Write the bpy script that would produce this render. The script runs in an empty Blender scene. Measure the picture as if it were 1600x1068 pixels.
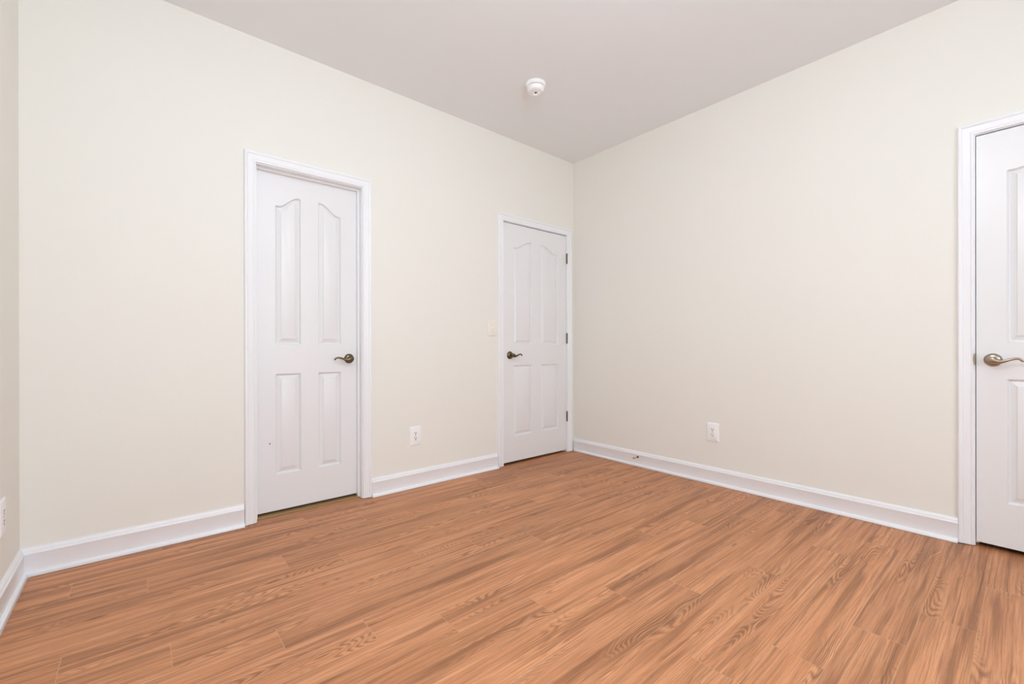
import bpy, bmesh, math, random
from mathutils import Vector, Matrix
from mathutils.geometry import tessellate_polygon

S = bpy.context.scene
COL = S.collection

# ------------------------------------------------------------------ camera
ROOM_H = 2.743            # ceiling height
WX = -3.565               # far left wall plane (x)
WY = -4.45                # wall behind the camera (y)
FOCAL_PX = 686.66
yaw, pitch, roll = 0.7033986, -0.00060264, -0.0017733
cam_data = bpy.data.cameras.new('camera')
cam = bpy.data.objects.new('camera', cam_data)
COL.objects.link(cam)
F = Vector((math.sin(yaw)*math.cos(pitch), math.cos(yaw)*math.cos(pitch), math.sin(pitch)))
R0 = Vector((math.cos(yaw), -math.sin(yaw), 0)); U0 = R0.cross(F)
Rv = R0*math.cos(roll) + U0*math.sin(roll); Uv = -R0*math.sin(roll) + U0*math.cos(roll)
M = Matrix((Rv, Uv, -F)).transposed().to_4x4()
M.translation = (-3.168609, -2.828952, 0.995352)
cam.matrix_world = M
cam_data.sensor_fit = 'HORIZONTAL'
cam_data.sensor_width = 36.0
cam_data.lens = 36.0*FOCAL_PX/1600
cam_data.shift_y = 7.38/1600
cam_data.clip_start = 0.02
S.camera = cam

# ------------------------------------------------------------------ world, lights, exposure
S.view_settings.view_transform = 'Standard'
S.view_settings.look = 'None'
S.view_settings.exposure = -0.16
S.view_settings.gamma = 1.0
S.view_settings.use_curve_mapping = False
S.cycles.max_bounces = 16
S.cycles.diffuse_bounces = 10
S.cycles.glossy_bounces = 6
S.cycles.use_denoising = True

world = bpy.data.worlds.new('world'); S.world = world
world.use_nodes = True
world.node_tree.nodes['Background'].inputs[0].default_value = (0.8, 0.9, 1.0, 1)
world.node_tree.nodes['Background'].inputs[1].default_value = 0.0

def area(name, loc, direction, sx, sy, watts, col):
    d = bpy.data.lights.new(name, 'AREA'); d.shape = 'RECTANGLE'; d.size = sx; d.size_y = sy
    d.energy = watts; d.color = col
    o = bpy.data.objects.new(name, d); COL.objects.link(o)
    o.location = loc
    o.rotation_euler = Vector(direction).to_track_quat('-Z', 'Y').to_euler()
    return o
# daylight through the window in the wall behind the camera
WIN = (-3.30, -1.30, 0.75, 2.15)      # x0, x1, z0, z1
area('window_daylight', ((WIN[0]+WIN[1])/2, WY-0.35, 1.5), (0, 1, -0.12), 2.1, 1.5, 76, (0.88, 0.985, 1.10))
# the ceiling lamp in the middle of the room
LAMP = (-2.40, -2.45)
LAMP_COL, LAMP_STRENGTH = (0.88, 0.98, 1.09, 1), 57.0

# ------------------------------------------------------------------ materials
def mat(name):
    m = bpy.data.materials.new(name); m.use_nodes = True
    nt = m.node_tree
    return m, nt, nt.nodes['Principled BSDF']
def srgb(r, g, b):
    f = lambda c: (c/255/12.92) if c/255 <= .04045 else ((c/255+.055)/1.055)**2.4
    return (f(r), f(g), f(b), 1)
def node(nt, t, **kw):
    n = nt.nodes.new(t)
    for k, v in kw.items():
        if k in n.inputs: n.inputs[k].default_value = v
        else: setattr(n, k, v)
    return n
def paint(name, col, rough, bump_scale, bump_str, bump_dist=0.0006, stretch=None, mottling=0.015, spec=0.5):
    m, nt, b = mat(name)
    tc = node(nt, 'ShaderNodeTexCoord')
    mp = node(nt, 'ShaderNodeMapping')
    if stretch: mp.inputs['Scale'].default_value = stretch
    nt.links.new(tc.outputs['Object'], mp.inputs[0])
    n = node(nt, 'ShaderNodeTexNoise', Scale=bump_scale, Detail=4.0, Roughness=0.6)
    nt.links.new(mp.outputs[0], n.inputs['Vector'])
    bp = node(nt, 'ShaderNodeBump', Strength=bump_str, Distance=bump_dist)
    nt.links.new(n.outputs['Fac'], bp.inputs['Height'])
    nt.links.new(bp.outputs[0], b.inputs['Normal'])
    n2 = node(nt, 'ShaderNodeTexNoise', Scale=1.7, Detail=2.0)
    nt.links.new(tc.outputs['Object'], n2.inputs['Vector'])
    mx = node(nt, 'ShaderNodeMixRGB', blend_type='MULTIPLY')
    mx.inputs[1].default_value = col
    rr = node(nt, 'ShaderNodeMapRange'); rr.inputs['To Min'].default_value = 1-mottling; rr.inputs['To Max'].default_value = 1.0
    nt.links.new(n2.outputs['Fac'], rr.inputs['Value'])
    mx.inputs[0].default_value = 1.0
    nt.links.new(rr.outputs[0], mx.inputs[2])
    nt.links.new(mx.outputs[0], b.inputs['Base Color'])
    b.inputs['Roughness'].default_value = rough
    b.inputs['Specular IOR Level'].default_value = spec
    return m
M_WALL = paint('cream_wall_paint', srgb(234, 233, 226), 0.62, 260, 0.12, spec=0.3)
M_CEIL = paint('ceiling_paint', srgb(236, 239, 242), 0.9, 180, 0.12)
M_TRIM = paint('white_trim_paint', srgb(238, 240, 243), 0.30, 60, 0.08)
M_DOOR = paint('white_door_paint', srgb(231, 232, 233), 0.36, 55, 0.22, 0.0005, (8, 8, 0.35))
M_PLATE = paint('white_plastic', srgb(243, 244, 244), 0.35, 90, 0.03)
M_IVORY = paint('ivory_plastic', srgb(238, 233, 222), 0.4, 90, 0.03)

def flat(name, col, rough=0.6, metal=0.0):
    m, nt, b = mat(name)
    n = node(nt, 'ShaderNodeTexNoise', Scale=35.0, Detail=3.0)
    tc = node(nt, 'ShaderNodeTexCoord'); nt.links.new(tc.outputs['Object'], n.inputs['Vector'])
    r = node(nt, 'ShaderNodeMapRange'); r.inputs['To Min'].default_value = max(0, rough-.05); r.inputs['To Max'].default_value = min(1, rough+.05)
    nt.links.new(n.outputs['Fac'], r.inputs['Value']); nt.links.new(r.outputs[0], b.inputs['Roughness'])
    b.inputs['Base Color'].default_value = col; b.inputs['Metallic'].default_value = metal
    return m
M_DARK = flat('dark_slot', srgb(45, 38, 33), 0.7)
M_GREY = flat('grey_gap', srgb(110, 108, 104), 0.7)
M_NICKEL = flat('satin_nickel', srgb(172, 158, 142), 0.30, 1.0)
M_NICKEL_DARK = flat('dark_nickel', srgb(112, 98, 78), 0.30, 1.0)  # darker nickel colour for the levers of doors one and two and all hinges
M_BRASS = flat('brass', srgb(214, 178, 128), 0.35, 1.0)
M_STRIP = flat('oak_threshold', srgb(160, 130, 88), 0.5)
M_GLASS, _nt, _b = mat('window_glass')
_nt.nodes.remove(_b)
_t = node(_nt, 'ShaderNodeBsdfTransparent'); _g = node(_nt, 'ShaderNodeBsdfGlossy'); _g.inputs['Roughness'].default_value = 0.02
_m = node(_nt, 'ShaderNodeMixShader'); _m.inputs[0].default_value = 0.06
_nt.links.new(_t.outputs[0], _m.inputs[1]); _nt.links.new(_g.outputs[0], _m.inputs[2])
_nt.links.new(_m.outputs[0], _nt.nodes['Material Output'].inputs[0])
M_DOME, _nt, _b = mat('lit_dome')
_b.inputs['Base Color'].default_value = (0.9, 0.9, 0.88, 1)
_b.inputs['Emission Color'].default_value = LAMP_COL; _b.inputs['Emission Strength'].default_value = LAMP_STRENGTH

def wood_material():
    m, nt, b = mat('wood_plank_floor')
    L = nt.links.new
    uv = node(nt, 'ShaderNodeUVMap', uv_map='plank_uv')
    at = node(nt, 'ShaderNodeAttribute', attribute_name='plank_tone')
    def mapped(sx, sy, off=(0, 0, 0), src=None):
        mp = node(nt, 'ShaderNodeMapping'); mp.inputs['Scale'].default_value = (sx, sy, 1); mp.inputs['Location'].default_value = off
        L(src or uv.outputs[0], mp.inputs[0]); return mp.outputs[0]
    def noise(vec, scale=1.0, detail=3.0, rough=0.55, dist=0.0):
        n = node(nt, 'ShaderNodeTexNoise', Scale=scale, Detail=detail, Roughness=rough, Distortion=dist)
        L(vec, n.inputs['Vector']); return n.outputs['Fac']
    def rng(v, a, b_, c, d):
        r = node(nt, 'ShaderNodeMapRange'); r.inputs[1].default_value = a; r.inputs[2].default_value = b_
        r.inputs[3].default_value = c; r.inputs[4].default_value = d; L(v, r.inputs[0]); return r.outputs[0]
    def math_(op, a, b_):
        n = node(nt, 'ShaderNodeMath', operation=op)
        for i, v in enumerate((a, b_)):
            if isinstance(v, (int, float)): n.inputs[i].default_value = v
            elif v is not None: L(v, n.inputs[i])
        return n.outputs[0]
    def mix(fac, c1, c2, blend='MIX'):
        n = node(nt, 'ShaderNodeMixRGB', blend_type=blend)
        for i, v in enumerate((fac, c1, c2)):
            if isinstance(v, (int, float)): n.inputs[i].default_value = v
            elif isinstance(v, tuple): n.inputs[i].default_value = v
            else: L(v, n.inputs[i])
        return n.outputs[0]
    # broad tone bands and dark heartwood smudges that run along each plank
    warp = noise(mapped(3.0, 9.0, (31, 17, 0)), 1.0, 2.0, 0.5)
    wv = node(nt, 'ShaderNodeCombineXYZ'); L(math_('MULTIPLY', math_('SUBTRACT', warp, 0.5), 0.013), wv.inputs[1])
    va = node(nt, 'ShaderNodeVectorMath', operation='ADD'); L(uv.outputs[0], va.inputs[0]); L(wv.outputs[0], va.inputs[1])
    W = va.outputs[0]
    broad = noise(mapped(0.9, 10.0, src=W), 1.0, 3.0, 0.6, 0.4)
    smudge = noise(mapped(1.1, 21.0, (13, 5, 0), W), 1.0, 3.0, 0.55, 0.3)
    streak = noise(mapped(1.3, 75.0, (3, 7, 0), W), 1.0, 4.0, 0.65, 0.2)
    fine = noise(mapped(4.0, 230.0, (1, 2, 0), W), 1.0, 3.0, 0.65)
    pore = noise(mapped(30.0, 520.0, (5, 3, 0)), 1.0, 2.0, 0.5)
    # growth ring figure: contour lines of a stretched smooth field
    field = noise(mapped(2.0, 13.0, (11, 4, 0)), 1.0, 1.0, 0.35, 0.15)
    wob = noise(mapped(12.0, 45.0, (2, 9, 0)), 1.0, 2.0, 0.5)
    ph = math_('ADD', math_('MULTIPLY', field, 150.0), math_('MULTIPLY', wob, 2.6))
    ring = math_('SINE', ph, None)
    ringd = rng(ring, 0.15, 0.95, 0.0, 1.0)
    ringl = rng(ring, -0.4, -1.0, 0.0, 1.0)
    mask = noise(mapped(1.6, 10.0, (21, 14, 0)), 1.0, 2.0, 0.5, 0.3)
    mask = rng(mask, 0.50, 0.63, 0.0, 1.0)
    ringm = math_('MULTIPLY', ringd, mask)
    light, mid, dark = srgb(213, 153, 114), srgb(195, 136, 97), srgb(150, 101, 70)
    c = mix(rng(broad, 0.38, 0.62, 0.0, 1.0), light, mid)
    c = mix(rng(smudge, 0.49, 0.64, 0.0, 0.85), c, dark)
    c = mix(rng(streak, 0.50, 0.70, 0.0, 0.70), c, srgb(148, 100, 70))
    c = mix(rng(streak, 0.24, 0.44, 0.5, 0.0), c, srgb(226, 172, 132))
    c = mix(math_('MULTIPLY', ringm, 0.66), c, srgb(126, 80, 52))
    c = mix(math_('MULTIPLY', math_('MULTIPLY', ringl, mask), 0.30), c, srgb(232, 180, 138))
    c = mix(rng(fine, 0.47, 0.70, 0.0, 0.62), c, srgb(138, 90, 58))
    c = mix(rng(fine, 0.22, 0.42, 0.30, 0.0), c, srgb(230, 178, 138))
    c = mix(rng(pore, 0.60, 0.75, 0.0, 0.40), c, srgb(112, 72, 46))
    # small knots
    vo = node(nt, 'ShaderNodeTexVoronoi', Scale=1.0); L(mapped(1.5, 5.5, (8, 1, 0), W), vo.inputs['Vector'])
    kn = rng(vo.outputs['Distance'], 0.02, 0.06, 0.6, 0.0)
    c = mix(kn, c, srgb(92, 58, 38))
    thin = noise(mapped(0.9, 140.0, (41, 23, 0), W), 1.0, 2.0, 0.6)
    c = mix(rng(thin, 0.60, 0.72, 0.0, 0.60), c, srgb(112, 72, 46))
    c = mix(1.0, c, (1.0, 0.952, 0.865, 1), 'MULTIPLY')
    tone = rng(at.outputs['Fac'], 0.0, 1.0, 0.90, 1.08)
    cc = node(nt, 'ShaderNodeVectorMath', operation='SCALE'); L(c, cc.inputs[0]); L(tone, cc.inputs['Scale'])
    L(cc.outputs[0], b.inputs['Base Color'])
    L(rng(streak, 0.3, 0.7, 0.44, 0.54), b.inputs['Roughness'])
    b.inputs['Specular IOR Level'].default_value = 0.45
    bp = node(nt, 'ShaderNodeBump', Strength=0.25, Distance=0.0004)
    L(math_('ADD', fine, ringm), bp.inputs['Height']); L(bp.outputs[0], b.inputs['Normal'])
    return m
M_WOOD = wood_material()
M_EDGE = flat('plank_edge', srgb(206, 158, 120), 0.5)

# ------------------------------------------------------------------ helpers
def obj(name, bm, material, parent=None, smooth=False, matrix=None):
    me = bpy.data.meshes.new(name)
    bmesh.ops.recalc_face_normals(bm, faces=bm.faces[:])
    bm.to_mesh(me); bm.free()
    for mm in (material if isinstance(material, (list, tuple)) else [material]): me.materials.append(mm)
    if smooth:
        for f in me.polygons: f.use_smooth = True
    o = bpy.data.objects.new(name, me); COL.objects.link(o)
    if parent: o.parent = parent
    if matrix is not None: o.matrix_basis = matrix
    return o
def smooth_by_angle(o, deg=35):
    bm = bmesh.new(); bm.from_mesh(o.data)
    for f in bm.faces: f.smooth = True
    for e in bm.edges:
        e.smooth = not (len(e.link_faces) == 2 and e.calc_face_angle(0) > math.radians(deg))
    bm.to_mesh(o.data); bm.free()
def empty(name, matrix, label, cat, kind=None, group=None):
    o = bpy.data.objects.new(name, None); COL.objects.link(o); o.matrix_world = matrix
    o.empty_display_size = 0.05
    o['label'] = label; o['category'] = cat
    if kind: o['kind'] = kind
    if group: o['group'] = group
    return o
def tag(o, label, cat, kind=None, group=None):
    o['label'] = label; o['category'] = cat
    if kind: o['kind'] = kind
    if group: o['group'] = group
    return o
def box(bm, x0, y0, z0, x1, y1, z1, bevel=0.0, seg=2, mi=0):
    g = bmesh.ops.create_cube(bm, size=1.0)
    vs = g['verts']
    for v in vs:
        v.co = Vector((x0 if v.co.x < 0 else x1, y0 if v.co.y < 0 else y1, z0 if v.co.z < 0 else z1))
    fs = set(f for v in vs for f in v.link_faces)
    for f in fs: f.material_index = mi
    if bevel > 0:
        es = list(set(e for v in vs for e in v.link_edges))
        bmesh.ops.bevel(bm, geom=es, offset=bevel, segments=seg, affect='EDGES', profile=0.5)
def lathe(bm, prof, seg=40, axis='y', centre=(0, 0, 0), mi=0):
    """prof: (radius, height) pairs; height runs along the axis"""
    rings = []
    c = Vector(centre)
    for r, h in prof:
        if r < 1e-6:
            p = {'y': (0, h, 0), 'z': (0, 0, h)}[axis]
            rings.append([bm.verts.new(c+Vector(p))])
        else:
            ring = []
            for i in range(seg):
                a = 2*math.pi*i/seg
                p = {'y': (r*math.cos(a), h, r*math.sin(a)), 'z': (r*math.cos(a), r*math.sin(a), h)}[axis]
                ring.append(bm.verts.new(c+Vector(p)))
            rings.append(ring)
    for A, B in zip(rings, rings[1:]):
        n = max(len(A), len(B))
        if n == 1: continue
        for i in range(n):
            j = (i+1) % n
            if len(A) == 1: f = bm.faces.new((A[0], B[j], B[i]))
            elif len(B) == 1: f = bm.faces.new((A[i], A[j], B[0]))
            else: f = bm.faces.new((A[i], A[j], B[j], B[i]))
            f.material_index = mi
def tube(bm, pts, radii, seg=16, flat_y=1.0):
    """swept tube with per-point radius; flat_y squeezes the section along local y"""
    n = len(pts); P = [Vector(p) for p in pts]; rings = []
    for i in range(n):
        t = (P[min(i+1, n-1)]-P[max(i-1, 0)]).normalized()
        a = Vector((0, 1, 0)); a = (a - t*a.dot(t))
        if a.length < 0.2: a = Vector((1, 0, 0)) - t*t.x
        a.normalize(); b = t.cross(a).normalized()
        r = radii[i]
        rings.append([bm.verts.new(P[i] + a*r*flat_y*math.cos(2*math.pi*k/seg) + b*r*math.sin(2*math.pi*k/seg)) for k in range(seg)])
    for A, B in zip(rings, rings[1:]):
        for k in range(seg): bm.faces.new((A[k], A[(k+1) % seg], B[(k+1) % seg], B[k]))
    bm.faces.new(rings[0][::-1]); bm.faces.new(rings[-1])
def extrude_profile(bm, prof, path, closed=False):
    """prof: list of 2-D points; path: list of functions point2d -> Vector (one per station)"""
    st = [[bm.verts.new(f(p)) for p in prof] for f in path]
    n = len(prof)
    for A, B in zip(st, st[1:]):
        for k in range(n):
            bm.faces.new((A[k], A[(k+1) % n], B[(k+1) % n], B[k]))
    bm.faces.new(st[0][::-1]); bm.faces.new(st[-1])

# wall frames: local x runs along the wall, local +y goes INTO the wall (away from the room), z up.
# back wall (y = 0 plane): identity.   right wall (x = 0 plane): local x = -world y
MB = Matrix.Identity(4)
MR = Matrix(((0, 1, 0, 0), (-1, 0, 0, 0), (0, 0, 1, 0), (0, 0, 0, 1)))           # local(x,y) -> world(y, -x)
ML = Matrix(((0, -1, 0, WX), (1, 0, 0, 0), (0, 0, 1, 0), (0, 0, 0, 1)))          # local x = world y, +y -> -world x
MF = Matrix(((-1, 0, 0, 0), (0, -1, 0, WY), (0, 0, 1, 0), (0, 0, 0, 1)))         # wall behind the camera
TH = 0.116

def wall(name, label, M_, u0, u1, holes):
    us = sorted(set([u0, u1] + [h[0] for h in holes] + [h[1] for h in holes]))
    zs = sorted(set([0.0, ROOM_H] + [h[2] for h in holes] + [h[3] for h in holes]))
    bm = bmesh.new(); V = {}
    def v(i, j, k):
        if (i, j, k) not in V: V[(i, j, k)] = bm.verts.new((us[i], TH*k, zs[j]))
        return V[(i, j, k)]
    def solid(i, j):
        if i < 0 or j < 0 or i >= len(us)-1 or j >= len(zs)-1: return False
        cu, cz = (us[i]+us[i+1])/2, (zs[j]+zs[j+1])/2
        return not any(h[0] < cu < h[1] and h[2] < cz < h[3] for h in holes)
    for i in range(len(us)-1):
        for j in range(len(zs)-1):
            if not solid(i, j): continue
            for k in (0, 1): bm.faces.new((v(i, j, k), v(i+1, j, k), v(i+1, j+1, k), v(i, j+1, k)))
            for (di, dj), (a, b) in {(-1, 0): ((i, j), (i, j+1)), (1, 0): ((i+1, j), (i+1, j+1)), (0, -1): ((i, j), (i+1, j)), (0, 1): ((i, j+1), (i+1, j+1))}.items():
                if not solid(i+di, j+dj):
                    bm.faces.new((v(*a, 0), v(*b, 0), v(*b, 1), v(*a, 1)))
    o = obj(name, bm, M_WALL); o.matrix_world = M_
    return tag(o, label, 'wall', 'structure')

# openings (local u range)
A0, A1 = -2.680, -2.042            # rough opening behind the casing, door 1
B0, B1 = -0.880, -0.080            # door 2
C0, C1 = 2.637, 3.433              # door 3 (local u on right wall)
HEAD = 2.052
wall('wall_back', 'long cream wall holding the two narrower white doors', MB, WX-TH, 0, [(A0, A1, 0, HEAD), (B0, B1, 0, HEAD)])
wall('wall_right', 'cream wall on the right running from the corner to the third door', MR, -TH, -WY+TH, [(C0, C1, 0, HEAD)])
wall('wall_left', 'narrow strip of cream wall at the left edge of the room', ML, WY-TH, TH, [])
wall('wall_front', 'cream wall with a window behind the viewer', MF, 0, -WX, [(-WIN[1], -WIN[0], WIN[2], WIN[3])])

# ceiling
bm = bmesh.new(); box(bm, WX-TH, WY-TH, ROOM_H, TH, TH, ROOM_H+0.1)
tag(obj('ceiling', bm, M_CEIL), 'plain flat ceiling above the cream walls', 'ceiling', 'structure')

# ------------------------------------------------------------------ floor of planks (running along x)
def build_floor():
    rnd = random.Random(5)
    W, L0, c0 = 0.1462, 1.21, 0.079
    phase = {0: -2.445, 1: -3.385, 2: -3.144, 3: -2.655, 4: -2.44, 5: -3.361, 6: -3.091, 7: -2.803, 8: -2.55, 9: -2.32,
             10: -0.78, 11: -1.70, 12: -1.45, 13: -1.06, 14: -1.821, 15: -1.562, 16: -1.232, 17: -0.95, 18: -0.50}
    bm = bmesh.new(); uvl = bm.loops.layers.uv.new('plank_uv'); tl = bm.faces.layers.float.new('plank_tone')
    X0, X1, Y1, Y0 = WX-0.05, 0.9, 0.9, WY-0.05
    g = 0.00015; bw, bd = 0.0008, 0.0003
    k = -7
    while True:
        ya, yb = -(c0+W*k), -(c0+W*(k+1))       # ya > yb
        if ya <= Y0: break
        yt, yl = min(ya, Y1), max(yb, Y0)
        ph = phase.get(k, -3.3 + rnd.random()*L0)
        x = ph - L0*math.ceil((ph-X0)/L0 + 0.001)
        while x < X1:
            xa, xb = max(x, X0), min(x+L0, X1)
            if xb-xa > 0.003:
                ou, ov = rnd.uniform(-60, 60), rnd.uniform(-60, 60); tone = rnd.random()
                o = [(xa+g, yl+g), (xb-g, yl+g), (xb-g, yt-g), (xa+g, yt-g)]
                i = [(xa+g+bw, yl+g+bw), (xb-g-bw, yl+g+bw), (xb-g-bw, yt-g-bw), (xa+g+bw, yt-g-bw)]
                vo = [bm.verts.new((p[0], p[1], -bd)) for p in o]; vi = [bm.verts.new((p[0], p[1], 0)) for p in i]
                vb = [bm.verts.new((p[0], p[1], -0.006)) for p in o]
                fs = [bm.faces.new(vi)]
                for q in range(4):
                    r = (q+1) % 4
                    fs.append(bm.faces.new((vo[q], vo[r], vi[r], vi[q]))); fs.append(bm.faces.new((vb[q], vb[r], vo[r], vo[q])))
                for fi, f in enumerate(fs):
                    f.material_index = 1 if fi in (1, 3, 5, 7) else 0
                    f[tl] = tone
                    for lp in f.loops: lp[uvl].uv = (lp.vert.co.x - xa + ou, lp.vert.co.y - yl + ov)
            x += L0
        k += 1
    box(bm, X0, Y0, -0.05, X1, Y1, -0.006)
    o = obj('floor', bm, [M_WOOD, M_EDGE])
    return tag(o, 'warm brown wood plank floor running toward the long wall', 'floor', 'structure')
build_floor()

# ------------------------------------------------------------------ baseboards
BH = 0.122
base_prof = [(0, 0.0), (-0.014, 0.0), (-0.014, 0.090), (-0.0155, 0.0925), (-0.0165, 0.096), (-0.0155, 0.0995), (-0.0125, 0.101),
             (-0.0110, 0.103), (-0.0112, 0.108), (-0.0098, 0.113), (-0.0062, 0.1175), (-0.004, 0.1195), (-0.004, BH), (0, BH)]
shoe_prof = [(-0.014, 0.0015)] + [(-0.014-0.016*math.cos(a), 0.0015+0.019*math.sin(a)) for a in [math.radians(d) for d in (0, 15, 30, 45, 60, 75, 90)]]
def baseboard(name, label, M_, ua, ub, mitre_a=False, mitre_b=False):
    # mitre: the end meets an inner corner, so each profile point is cut back by its own depth
    def run(prof):
        bm = bmesh.new()
        fa = lambda p: Vector((ua - (p[0] if mitre_a else 0), p[0], p[1]))
        fb = lambda p: Vector((ub + (p[0] if mitre_b else 0), p[0], p[1]))
        extrude_profile(bm, prof, [fa, fb]); return bm
    o = obj(name, run(base_prof), M_TRIM); o.matrix_world = M_
    smooth_by_angle(o, 40)
    tag(o, label, 'baseboard', 'structure')
    s = obj('shoe_molding', run(shoe_prof), M_TRIM, o); smooth_by_angle(s, 50)
    return o
baseboard('baseboard_back', 'white baseboard from the left corner to the first white door', MB, WX, -2.7255, mitre_a=True)
baseboard('baseboard_back', 'short white baseboard between the two doors of the long wall', MB, -1.9965, -0.9345)
baseboard('baseboard_right', 'white baseboard from the corner to the door at the right edge', MR, 0.0, 2.5925, mitre_a=True)
baseboard('baseboard_right', 'white baseboard on the right wall behind the third door', MR, 3.478, -WY, mitre_b=True)
baseboard('baseboard_left', 'white baseboard along the left edge of the room', ML, WY, 0.0, mitre_a=True, mitre_b=True)
baseboard('baseboard_front', 'white baseboard under the window behind the viewer', MF, 0.0, -WX, mitre_a=True, mitre_b=True)

# ------------------------------------------------------------------ doors
CW = 0.056
case_prof = [(0.0, 0.0), (0.0, -0.0085), (0.0025, -0.0110), (0.0075, -0.0118), (0.0095, -0.0100), (0.0115, -0.0090), (0.0140, -0.0108), (0.026, -0.0132), (0.037, -0.0148),
             (0.0385, -0.0136), (0.0405, -0.0150), (0.0430, -0.0175), (0.0475, -0.0188), (0.052, -0.0182), (0.0550, -0.0155), (CW, -0.012), (CW, 0.0)]
def casing(parent, ua, ub, top, floor_gap=0.005):
    bm = bmesh.new()
    st = [lambda p: Vector((ua-p[0], p[1], floor_gap)), lambda p: Vector((ua-p[0], p[1], top+p[0])),
          lambda p: Vector((ub+p[0], p[1], top+p[0])), lambda p: Vector((ub+p[0], p[1], floor_gap))]
    extrude_profile(bm, case_prof, st)
    o = obj('casing', bm, M_TRIM, parent); smooth_by_angle(o, 22); return o
def u_frame(bm, ua, ub, top, t, y0, y1, zb=0.004):
    """three-sided frame of thickness t outside the opening ua..ub/top"""
    prof = [(0, y0), (t, y0), (t, y1), (0, y1)]
    st = [lambda p: Vector((ua-p[0], p[1], zb)), lambda p: Vector((ua-p[0], p[1], top+p[0])),
          lambda p: Vector((ub+p[0], p[1], top+p[0])), lambda p: Vector((ub+p[0], p[1], zb))]
    extrude_profile(bm, prof, st)

def panel_outline(a, b, z0, z1, rise=0.0, high='right', n=18):
    pts = [(a, z0), (b, z0)]
    if rise == 0: return pts + [(b, z1), (a, z1)]
    top = []
    for i in range(n+1):
        t = i/n                                   # from right (t=0) to left
        x = b + (a-b)*t
        s = (1-t) if high == 'right' else t
        s = min(1, max(0, (s-0.10)/0.80)); s = s*s*(3-2*s)
        top.append((x, z1 + rise*s))
    return pts + top
PROFILE = [(0, 0), (0.0012, 0.0010), (0.0030, 0.0060), (0.0055, 0.0115), (0.0080, 0.0145), (0.0100, 0.0150), (0.0325, 0.0050), (0.0332, 0.0022), (0.0345, 0.0018)]
def slab(parent, ua, ub, z0, z1, yf, thick, cols):
    """door leaf, front face at local y=yf, with four moulded panels; cols = two (u0,u1) ranges"""
    bm = bmesh.new()
    makers = []
    for ci, (a, b) in enumerate(cols):
        makers.append(lambda d, a=a, b=b: panel_outline(a+d, b-d, 0.237+d, 0.834-d))
        makers.append(lambda d, a=a, b=b, hi='right' if ci == 0 else 'left': panel_outline(a+d, b-d, 1.010+d, 1.836-d*0.85, 0.066-0.35*d, hi))
    outlines = [mk(0) for mk in makers]
    cache = {}
    def vert(u, y, z):
        key = (round(u, 6), round(y, 6), round(z, 6))
        if key not in cache: cache[key] = bm.verts.new((u, y, z))
        return cache[key]
    loops = [[Vector((ua, z0, 0)), Vector((ub, z0, 0)), Vector((ub, z1, 0)), Vector((ua, z1, 0))]] + \
            [[Vector((p[0], p[1], 0)) for p in reversed(o)] for o in outlines]
    flatv = [p for l in loops for p in l]
    for tri in tessellate_polygon(loops):
        vs = [vert(flatv[i].x, yf, flatv[i].y) for i in tri]
        if len(set(vs)) == 3:
            try: bm.faces.new(vs)
            except ValueError: pass
    for o, mk in zip(outlines, makers):
        prev = [vert(p[0], yf, p[1]) for p in o]
        for d, dep in PROFILE[1:]:
            cur = [bm.verts.new((p[0], yf+dep, p[1])) for p in mk(d)]
            for i in range(len(o)):
                j = (i+1) % len(o); bm.faces.new((prev[i], prev[j], cur[j], cur[i]))
            prev = cur
        bm.faces.new(prev)
    f = [vert(ua, yf, z0), vert(ub, yf, z0), vert(ub, yf, z1), vert(ua, yf, z1)]
    k = [bm.verts.new((v.co.x, yf+thick, v.co.z)) for v in f]
    for i in range(4):
        j = (i+1) % 4; bm.faces.new((f[i], f[j], k[j], k[i]))
    bm.faces.new(k[::-1])
    o = obj('door_slab', bm, M_DOOR, parent)
    smooth_by_angle(o, 30)
    return o
def lever_handle(parent, u, z, yf, direction, material, size=1.0, reach=1.0):
    """rose on the door face with a waved lever pointing along +u (direction 1) or -u (-1)"""
    bm = bmesh.new()
    R = 0.0325*size
    lathe(bm, [(R, 0.0), (R, -0.003), (R*0.97, -0.0045), (R*0.90, -0.0055), (R*0.88, -0.0075), (R*0.78, -0.0105), (R*0.60, -0.0125), (R*0.42, -0.0135),
               (R*0.38, -0.0155), (R*0.36, -0.022), (0.0, -0.022)], 48, 'y')
    r = obj('door_handle', bm, material, parent, matrix=Matrix.Translation((u, yf, z)))
    smooth_by_angle(r, 50)
    bm = bmesh.new()
    s = direction
    lathe(bm, [(0.0, -0.018), (0.0125, -0.020), (0.0120, -0.034), (0.0150, -0.040), (0.0165, -0.046), (0.0145, -0.0525), (0.009, -0.0545), (0, -0.055)], 32, 'y')
    pts = [(0.000, -0.0475, 0.0), (0.010, -0.048, -0.003), (0.020, -0.0485, -0.0055), (0.032, -0.049, -0.0058), (0.045, -0.049, -0.0030), (0.058, -0.0485, 0.0010),
           (0.070, -0.048, 0.0042), (0.081, -0.0472, 0.0062), (0.091, -0.046, 0.0066), (0.099, -0.0448, 0.0046), (0.1045, -0.0438, 0.0008), (0.1065, -0.0432, -0.0035), (0.1055, -0.043, -0.0060)]
    rad = [0.0135, 0.0135, 0.0120, 0.0092, 0.0072, 0.0062, 0.0058, 0.0056, 0.0054, 0.0052, 0.0056, 0.0060, 0.0034]
    tube(bm, [(s*p[0]*reach, p[1], p[2]*1.25) for p in pts], rad, 18, 0.78)
    l = obj('lever', bm, material, r); smooth_by_angle(l, 55)
    return r
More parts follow.
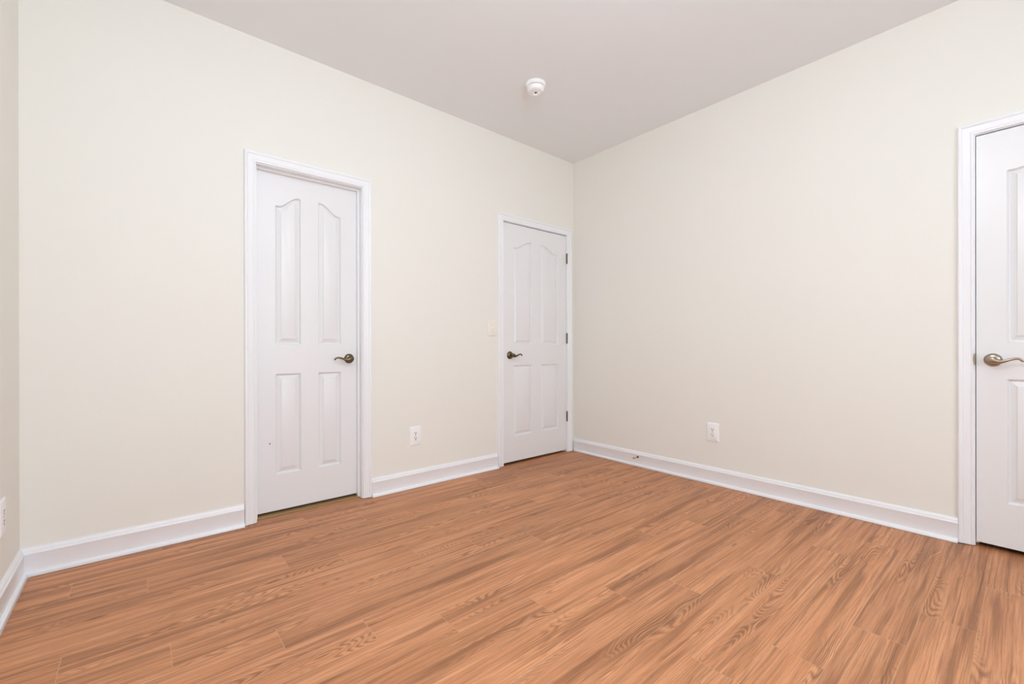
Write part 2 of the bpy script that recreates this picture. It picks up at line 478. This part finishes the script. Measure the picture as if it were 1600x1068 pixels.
def hinge(parent, u, z0, z1, y):
    bm = bmesh.new()
    n = 5; h = (z1-z0)/n
    for i in range(n):
        a, b = z0+i*h+0.0004, z0+(i+1)*h-0.0004
        lathe(bm, [(0, a), (0.0062, a), (0.0066, a+0.0008), (0.0066, b-0.0008), (0.0062, b), (0, b)], 20, 'z', (u, y, 0))
    lathe(bm, [(0, z1), (0.005, z1), (0.0058, z1+0.002), (0.004, z1+0.0045), (0, z1+0.0055)], 20, 'z', (u, y, 0))
    lathe(bm, [(0, z0-0.0055), (0.004, z0-0.0045), (0.0058, z0-0.002), (0.005, z0), (0, z0)], 20, 'z', (u, y, 0))
    box(bm, u+0.001, y+0.004, z0, u+0.0035, y+0.03, z1)
    o = obj('hinge', bm, M_NICKEL_DARK, parent); smooth_by_angle(o, 40); return o

# door 1: opens away, leaf set deep in the jamb, stops in front of it
d1 = empty('door_1', Matrix.Translation((-2.361, 0, 0)), 'narrow white four panel door set deep in its frame, nearest the left wall', 'door', 'structure')
def local(ref, v): return v-ref
r1 = -2.361
ja, jb, jt = -2.6625-r1, -2.0585-r1, 2.0325
casing(d1, ja-0.0045, jb+0.0045, jt+0.0045)
bm = bmesh.new(); u_frame(bm, ja, jb, jt, 0.017, -0.0005, TH); obj('jamb', bm, M_TRIM, d1)
bm = bmesh.new(); prof = [(0, 0.042), (-0.0085, 0.042), (-0.0105, 0.044), (-0.0105, 0.068), (0, 0.068)]
st = [lambda p: Vector((ja-p[0], p[1], 0.006)), lambda p: Vector((ja-p[0], p[1], jt+p[0])), lambda p: Vector((jb+p[0], p[1], jt+p[0])), lambda p: Vector((jb+p[0], p[1], 0.006))]
extrude_profile(bm, prof, st); obj('door_stop_molding', bm, M_TRIM, d1)
s1 = slab(d1, ja+0.002, jb-0.002, 0.024, jt-0.003, 0.0685, 0.035, [(-2.552-r1, -2.411-r1), (-2.309-r1, -2.169-r1)])
lever_handle(s1, -2.117-r1, 0.918, 0.0685, -1, M_NICKEL_DARK, 0.96, 0.97)
bm = bmesh.new(); lathe(bm, [(0, 0.0), (0.0036, 0.0), (0.0044, -0.0004), (0.0036, -0.0008), (0, -0.0008)], 16, 'y', (-2.583-r1, 0.0685, 0.425)); o = obj('screw_hole', bm, flat('worn_hole', srgb(120, 98, 72), 0.8), s1); o['label'] = 'small brown screw hole'
bm = bmesh.new(); box(bm, ja+0.001, 0.040, 0.0, jb-0.001, 0.112, 0.008, 0.002); o = obj('threshold', bm, M_STRIP, d1); o['label'] = 'tan threshold strip under the door'

# door 2: flush leaf beside the corner
r2 = -0.480
d2 = empty('door_2', Matrix.Translation((r2, 0, 0)), 'white four panel door beside the room corner with three hinges on its right', 'door', 'structure')
ja, jb, jt = -0.8650-r2, -0.0965-r2, 2.0375
casing(d2, ja-0.003, jb+0.0035, jt+0.0035)
bm = bmesh.new(); u_frame(bm, ja, jb, jt, 0.014, -0.0005, TH); obj('jamb', bm, M_TRIM, d2)
bm = bmesh.new(); prof = [(0, 0.042), (-0.0105, 0.042), (-0.0105, 0.070), (0, 0.070)]
st = [lambda p: Vector((ja-p[0], p[1], 0.006)), lambda p: Vector((ja-p[0], p[1], jt+p[0])), lambda p: Vector((jb+p[0], p[1], jt+p[0])), lambda p: Vector((jb+p[0], p[1], 0.006))]
extrude_profile(bm, prof, st); obj('door_stop_molding', bm, M_TRIM, d2)
s2 = slab(d2, ja+0.0025, jb-0.0025, 0.024, jt-0.0075, 0.0015, 0.035, [(-0.750-r2, -0.533-r2), (-0.427-r2, -0.205-r2)])
lever_handle(s2, -0.792-r2, 0.922, 0.0015, 1, M_NICKEL_DARK, 1.0, 0.90)
for z0, z1 in ((1.776, 1.864), (1.026, 1.116), (0.294, 0.382)): hinge(d2, -0.0955-r2, z0, z1, -0.0075)

# door 3: flush leaf cut by the right picture edge
r3 = 3.035
M3 = MR @ Matrix.Translation((r3, 0, 0))
d3 = empty('door_3', M3, 'white four panel door on the right wall with a pale nickel lever', 'door', 'structure')
ja, jb, jt = 2.6525-r3, 3.4185-r3, 2.0375
casing(d3, ja-0.0045, jb+0.0035, jt+0.0035)
bm = bmesh.new(); u_frame(bm, ja, jb, jt, 0.0140, -0.0005, TH); obj('jamb', bm, M_TRIM, d3)
bm = bmesh.new()
extrude_profile(bm, prof, st_ := [lambda p: Vector((ja-p[0], p[1], 0.006)), lambda p: Vector((ja-p[0], p[1], jt+p[0])), lambda p: Vector((jb+p[0], p[1], jt+p[0])), lambda p: Vector((jb+p[0], p[1], 0.006))]); obj('door_stop_molding', bm, M_TRIM, d3)
s3 = slab(d3, ja+0.0032, jb-0.0025, 0.026, jt-0.0065, 0.0015, 0.035, [(2.757-r3, 2.973-r3), (3.083-r3, 3.302-r3)])
lever_handle(s3, 2.712-r3, 0.926, 0.0015, 1, M_NICKEL, 0.97, 0.88)
bm = bmesh.new()      # curved lip of the latch plate on the jamb edge
pts = [(ja-0.0005, 0.899)] + [(ja-0.0075+0.0055*(abs(t)**2.2), 0.928+0.029*t) for t in [k/8 for k in range(-8, 9)]] + [(ja-0.0005, 0.957)]
fr_ = [bm.verts.new((x, -0.0125, z)) for x, z in pts]; bk_ = [bm.verts.new((x, 0.001, z)) for x, z in pts]
for i in range(len(pts)): bm.faces.new((fr_[i], fr_[(i+1) % len(pts)], bk_[(i+1) % len(pts)], bk_[i]))
bm.faces.new(fr_); bm.faces.new(bk_[::-1])
o = obj('strike_plate', bm, M_NICKEL, d3); o['label'] = 'curved nickel latch plate'
for z0, z1 in ((1.776, 1.864), (1.026, 1.116), (0.294, 0.382)): hinge(d3, jb, z0, z1, -0.0075)

# ------------------------------------------------------------------ outlets and switch
def plate_mesh(w, h, t=0.0062):
    bm = bmesh.new()
    loops = []
    for ins, y in ((0, 0.0), (0, -t*0.45), (0.0012, -t*0.75), (0.0045, -t)):
        x, z = w/2-ins, h/2-ins; r = 0.003; pts = []
        for cx, cz, a0 in ((x-r, z-r, 0), (-x+r, z-r, 90), (-x+r, -z+r, 180), (x-r, -z+r, 270)):
            for k in range(5):
                a = math.radians(a0+22.5*k); pts.append(bm.verts.new((cx+r*math.cos(a), y, cz+r*math.sin(a))))
        loops.append(pts)
    for A, B in zip(loops, loops[1:]):
        for i in range(len(A)): bm.faces.new((A[i], A[(i+1) % len(A)], B[(i+1) % len(B)], B[i]))
    bm.faces.new(loops[-1]); bm.faces.new(loops[0][::-1])
    return bm
def outlet(M_, u, z, label, w=0.087, h=0.134):
    e = empty('wall_outlet', M_ @ Matrix.Translation((u, 0, z)), label, 'outlet', group='duplex wall outlets')
    o = obj('cover_plate', plate_mesh(w, h), M_PLATE, e); smooth_by_angle(o, 60)
    for dz in (0.0195, -0.0195):
        bm = bmesh.new()
        pts = []
        for k in range(40):
            a = 2*math.pi*k/40; x, zz = 0.0172*math.cos(a), 0.0172*math.sin(a)
            pts.append((x, max(-0.0140, min(0.0140, zz))))
        lo = [bm.verts.new((x, -0.0055, zz)) for x, zz in pts]; hi = [bm.verts.new((x*0.97, -0.0072, zz*0.97)) for x, zz in pts]
        for i in range(40): bm.faces.new((lo[i], lo[(i+1) % 40], hi[(i+1) % 40], hi[i]))
        bm.faces.new(hi); bm.faces.new(lo[::-1])
        s = obj('socket', bm, M_PLATE, e, matrix=Matrix.Translation((0, 0, dz)))
        bm = bmesh.new()
        box(bm, -0.0086, -0.0075, 0.0000, -0.0050, -0.0070, 0.0092); box(bm, 0.0050, -0.0075, 0.0005, 0.0086, -0.0070, 0.0086)
        lathe(bm, [(0, -0.0070), (0.0037, -0.0070), (0.0037, -0.0075), (0, -0.0075)], 16, 'y', (0, 0, -0.0068))
        k = obj('slot', bm, M_DARK, s); k['label'] = 'dark plug slots'
    bm = bmesh.new(); lathe(bm, [(0, -0.0055), (0.0032, -0.0058), (0.0024, -0.0070), (0, -0.0073)], 16, 'y')
    obj('screw', bm, M_GREY, e)
    return e
outlet(MB, -1.673, 0.362, 'white duplex outlet low on the long wall between the two doors')
outlet(MR, 1.341, 0.372, 'white duplex outlet low in the middle of the right wall')
outlet(ML, -0.328, 0.357, 'white duplex outlet cut off by the left edge above the baseboard')

sw = empty('light_switch', MB @ Matrix.Translation((-0.983, 0, 1.143)), 'ivory light switch beside the frame of the corner door', 'light switch')
o = obj('cover_plate', plate_mesh(0.080, 0.126), M_IVORY, sw); smooth_by_angle(o, 60)
bm = bmesh.new(); box(bm, -0.0055, -0.0068, -0.013, 0.0055, -0.0055, 0.013, 0.0006); fr = obj('toggle_frame', bm, M_IVORY, sw)
bm = bmesh.new(); box(bm, -0.0042, -0.019, -0.0105, 0.0042, -0.0055, -0.001, 0.0012); o = obj('toggle', bm, M_IVORY, sw)
for dz in (0.030, -0.030):
    bm = bmesh.new(); lathe(bm, [(0, -0.0055), (0.0030, -0.0058), (0.0022, -0.0069), (0, -0.0071)], 14, 'y', (0, 0, dz)); obj('screw', bm, M_GREY, sw)

# ------------------------------------------------------------------ smoke detector
sd = empty('smoke_detector', Matrix.Translation((-1.152, -0.700, ROOM_H)), 'round white smoke detector on the ceiling', 'smoke detector')
bm = bmesh.new(); lathe(bm, [(0, 0), (0.064, 0), (0.0665, -0.002), (0.0675, -0.006), (0.0665, -0.011), (0.0650, -0.0125), (0.0655, -0.015), (0.0640, -0.021), (0.0600, -0.0240), (0, -0.024)], 64, 'z')
o = obj('mounting_base', bm, M_PLATE, sd); smooth_by_angle(o, 40)
bm = bmesh.new(); lathe(bm, [(0, -0.023), (0.0545, -0.023), (0.0545, -0.0275), (0, -0.0275)], 64, 'z')
o = obj('gap_ring', bm, M_DARK, sd); smooth_by_angle(o, 40)
bm = bmesh.new(); lathe(bm, [(0, -0.0265), (0.056, -0.0265), (0.0575, -0.028), (0.0572, -0.036), (0.0550, -0.046), (0.0510, -0.053), (0.0450, -0.057), (0.036, -0.0590), (0.022, -0.0600), (0.020, -0.0585), (0, -0.0585)], 64, 'z')
o = obj('housing', bm, M_PLATE, sd); smooth_by_angle(o, 40)
def arc_rib(name, r0, r1, a0, a1, z0, z1, cx=0.0, cy=0.0):
    bm = bmesh.new(); n = 20; lo, hi = [], []
    for i in range(n+1):
        a = math.radians(a0 + (a1-a0)*i/n); t = math.sin(math.pi*i/n)      # crescent: thin ends, wide middle
        lo.append((cx+r0*math.cos(a), cy+r0*math.sin(a))); hi.append((cx+(r0+(r1-r0)*(0.15+0.85*t))*math.cos(a), cy+(r0+(r1-r0)*(0.15+0.85*t))*math.sin(a)))
    T = [bm.verts.new((x, y, z1)) for x, y in lo+hi[::-1]]; B = [bm.verts.new((x, y, z0)) for x, y in lo+hi[::-1]]
    m = len(T)
    for i in range(m): bm.faces.new((T[i], T[(i+1) % m], B[(i+1) % m], B[i]))
    for i in range(n): bm.faces.new((T[i], T[i+1], T[m-2-i], T[m-1-i]))
    return obj(name, bm, M_PLATE, sd)
arc_rib('vent_rib', 0.017, 0.033, -65, 115, -0.053, -0.0655)
bm = bmesh.new(); lathe(bm, [(0, -0.0575), (0.0080, -0.0575), (0.0080, -0.0592), (0.0070, -0.0600), (0, -0.0602)], 28, 'z', (-0.020, 0.018, 0)); o = obj('test_button', bm, M_PLATE, sd); smooth_by_angle(o, 40)
bm = bmesh.new(); lathe(bm, [(0, -0.0575), (0.0070, -0.0575), (0.0070, -0.0597), (0, -0.0597)], 16, 'z', (0.001, 0.001, 0)); o = obj('indicator', bm, M_DARK, sd)

# ------------------------------------------------------------------ worn door stop on the right baseboard
ds = empty('door_stop', MR @ Matrix.Translation((0.722, -0.014, 0.0765)), 'small brass-tipped door stop on the right baseboard near the corner', 'door stop')
bm = bmesh.new(); lathe(bm, [(0, 0.0), (0.0085, 0.0), (0.0080, -0.004), (0.0045, -0.007), (0, -0.007)], 20, 'y'); o = obj('base', bm, M_DARK, ds)
bm = bmesh.new()
lathe(bm, [(0, -0.006), (0.0022, -0.006), (0.0022, -0.050), (0, -0.050)], 12, 'y'); 
for k in range(5): lathe(bm, [(0.0020, -0.010-k*0.003), (0.0036, -0.0112-k*0.003), (0.0020, -0.0124-k*0.003)], 12, 'y')
o = obj('rod', bm, M_NICKEL, ds)
bm = bmesh.new(); lathe(bm, [(0, -0.046), (0.0070, -0.047), (0.0082, -0.052), (0.0080, -0.062), (0.006, -0.066), (0, -0.067)], 24, 'y'); o = obj('tip', bm, M_BRASS, ds); o['label'] = 'brass coloured tip'

# ------------------------------------------------------------------ window behind the camera and ceiling lamp
wn = empty('window_1', MF @ Matrix.Translation((-(WIN[0]+WIN[1])/2, 0, 0)), 'white framed window in the wall behind the viewer', 'window', 'structure')
hw = (WIN[1]-WIN[0])/2
bm = bmesh.new(); box(bm, -hw, 0.03, WIN[2], -hw+0.045, 0.09, WIN[3]); box(bm, hw-0.045, 0.03, WIN[2], hw, 0.09, WIN[3])
box(bm, -hw+0.045, 0.03, WIN[2], hw-0.045, 0.09, WIN[2]+0.045); box(bm, -hw+0.045, 0.03, WIN[3]-0.045, hw-0.045, 0.09, WIN[3])
box(bm, -0.03, 0.035, WIN[2]+0.045, 0.03, 0.085, WIN[3]-0.045)
obj('window_frame', bm, M_TRIM, wn)
bm = bmesh.new(); box(bm, -hw+0.045, 0.058, WIN[2]+0.045, -0.03, 0.062, WIN[3]-0.045); box(bm, 0.03, 0.058, WIN[2]+0.045, hw-0.045, 0.062, WIN[3]-0.045)
obj('pane', bm, M_GLASS, wn)
bm = bmesh.new(); box(bm, -hw-0.06, -0.03, WIN[2]-0.022, hw+0.06, 0.03, WIN[2], 0.003); obj('window_sill', bm, M_TRIM, wn)

cl = empty('ceiling_light', Matrix.Translation((LAMP[0], LAMP[1], ROOM_H)), 'white globe ceiling lamp hanging above and behind the viewer', 'ceiling light')
bm = bmesh.new(); lathe(bm, [(0, 0), (0.065, 0), (0.065, -0.012), (0.050, -0.024), (0.012, -0.030), (0.012, -0.190), (0.045, -0.195), (0.048, -0.222), (0, -0.222)], 48, 'z'); o = obj('lamp_stem', bm, M_NICKEL, cl); smooth_by_angle(o, 40)
bm = bmesh.new(); lathe(bm, [(0, -0.215)] + [(0.15*math.sin(math.radians(a)), -0.360+0.15*math.cos(math.radians(a))) for a in range(16, 180, 12)] + [(0, -0.51)], 48, 'z')
o = obj('globe', bm, M_DOME, cl); smooth_by_angle(o, 60)
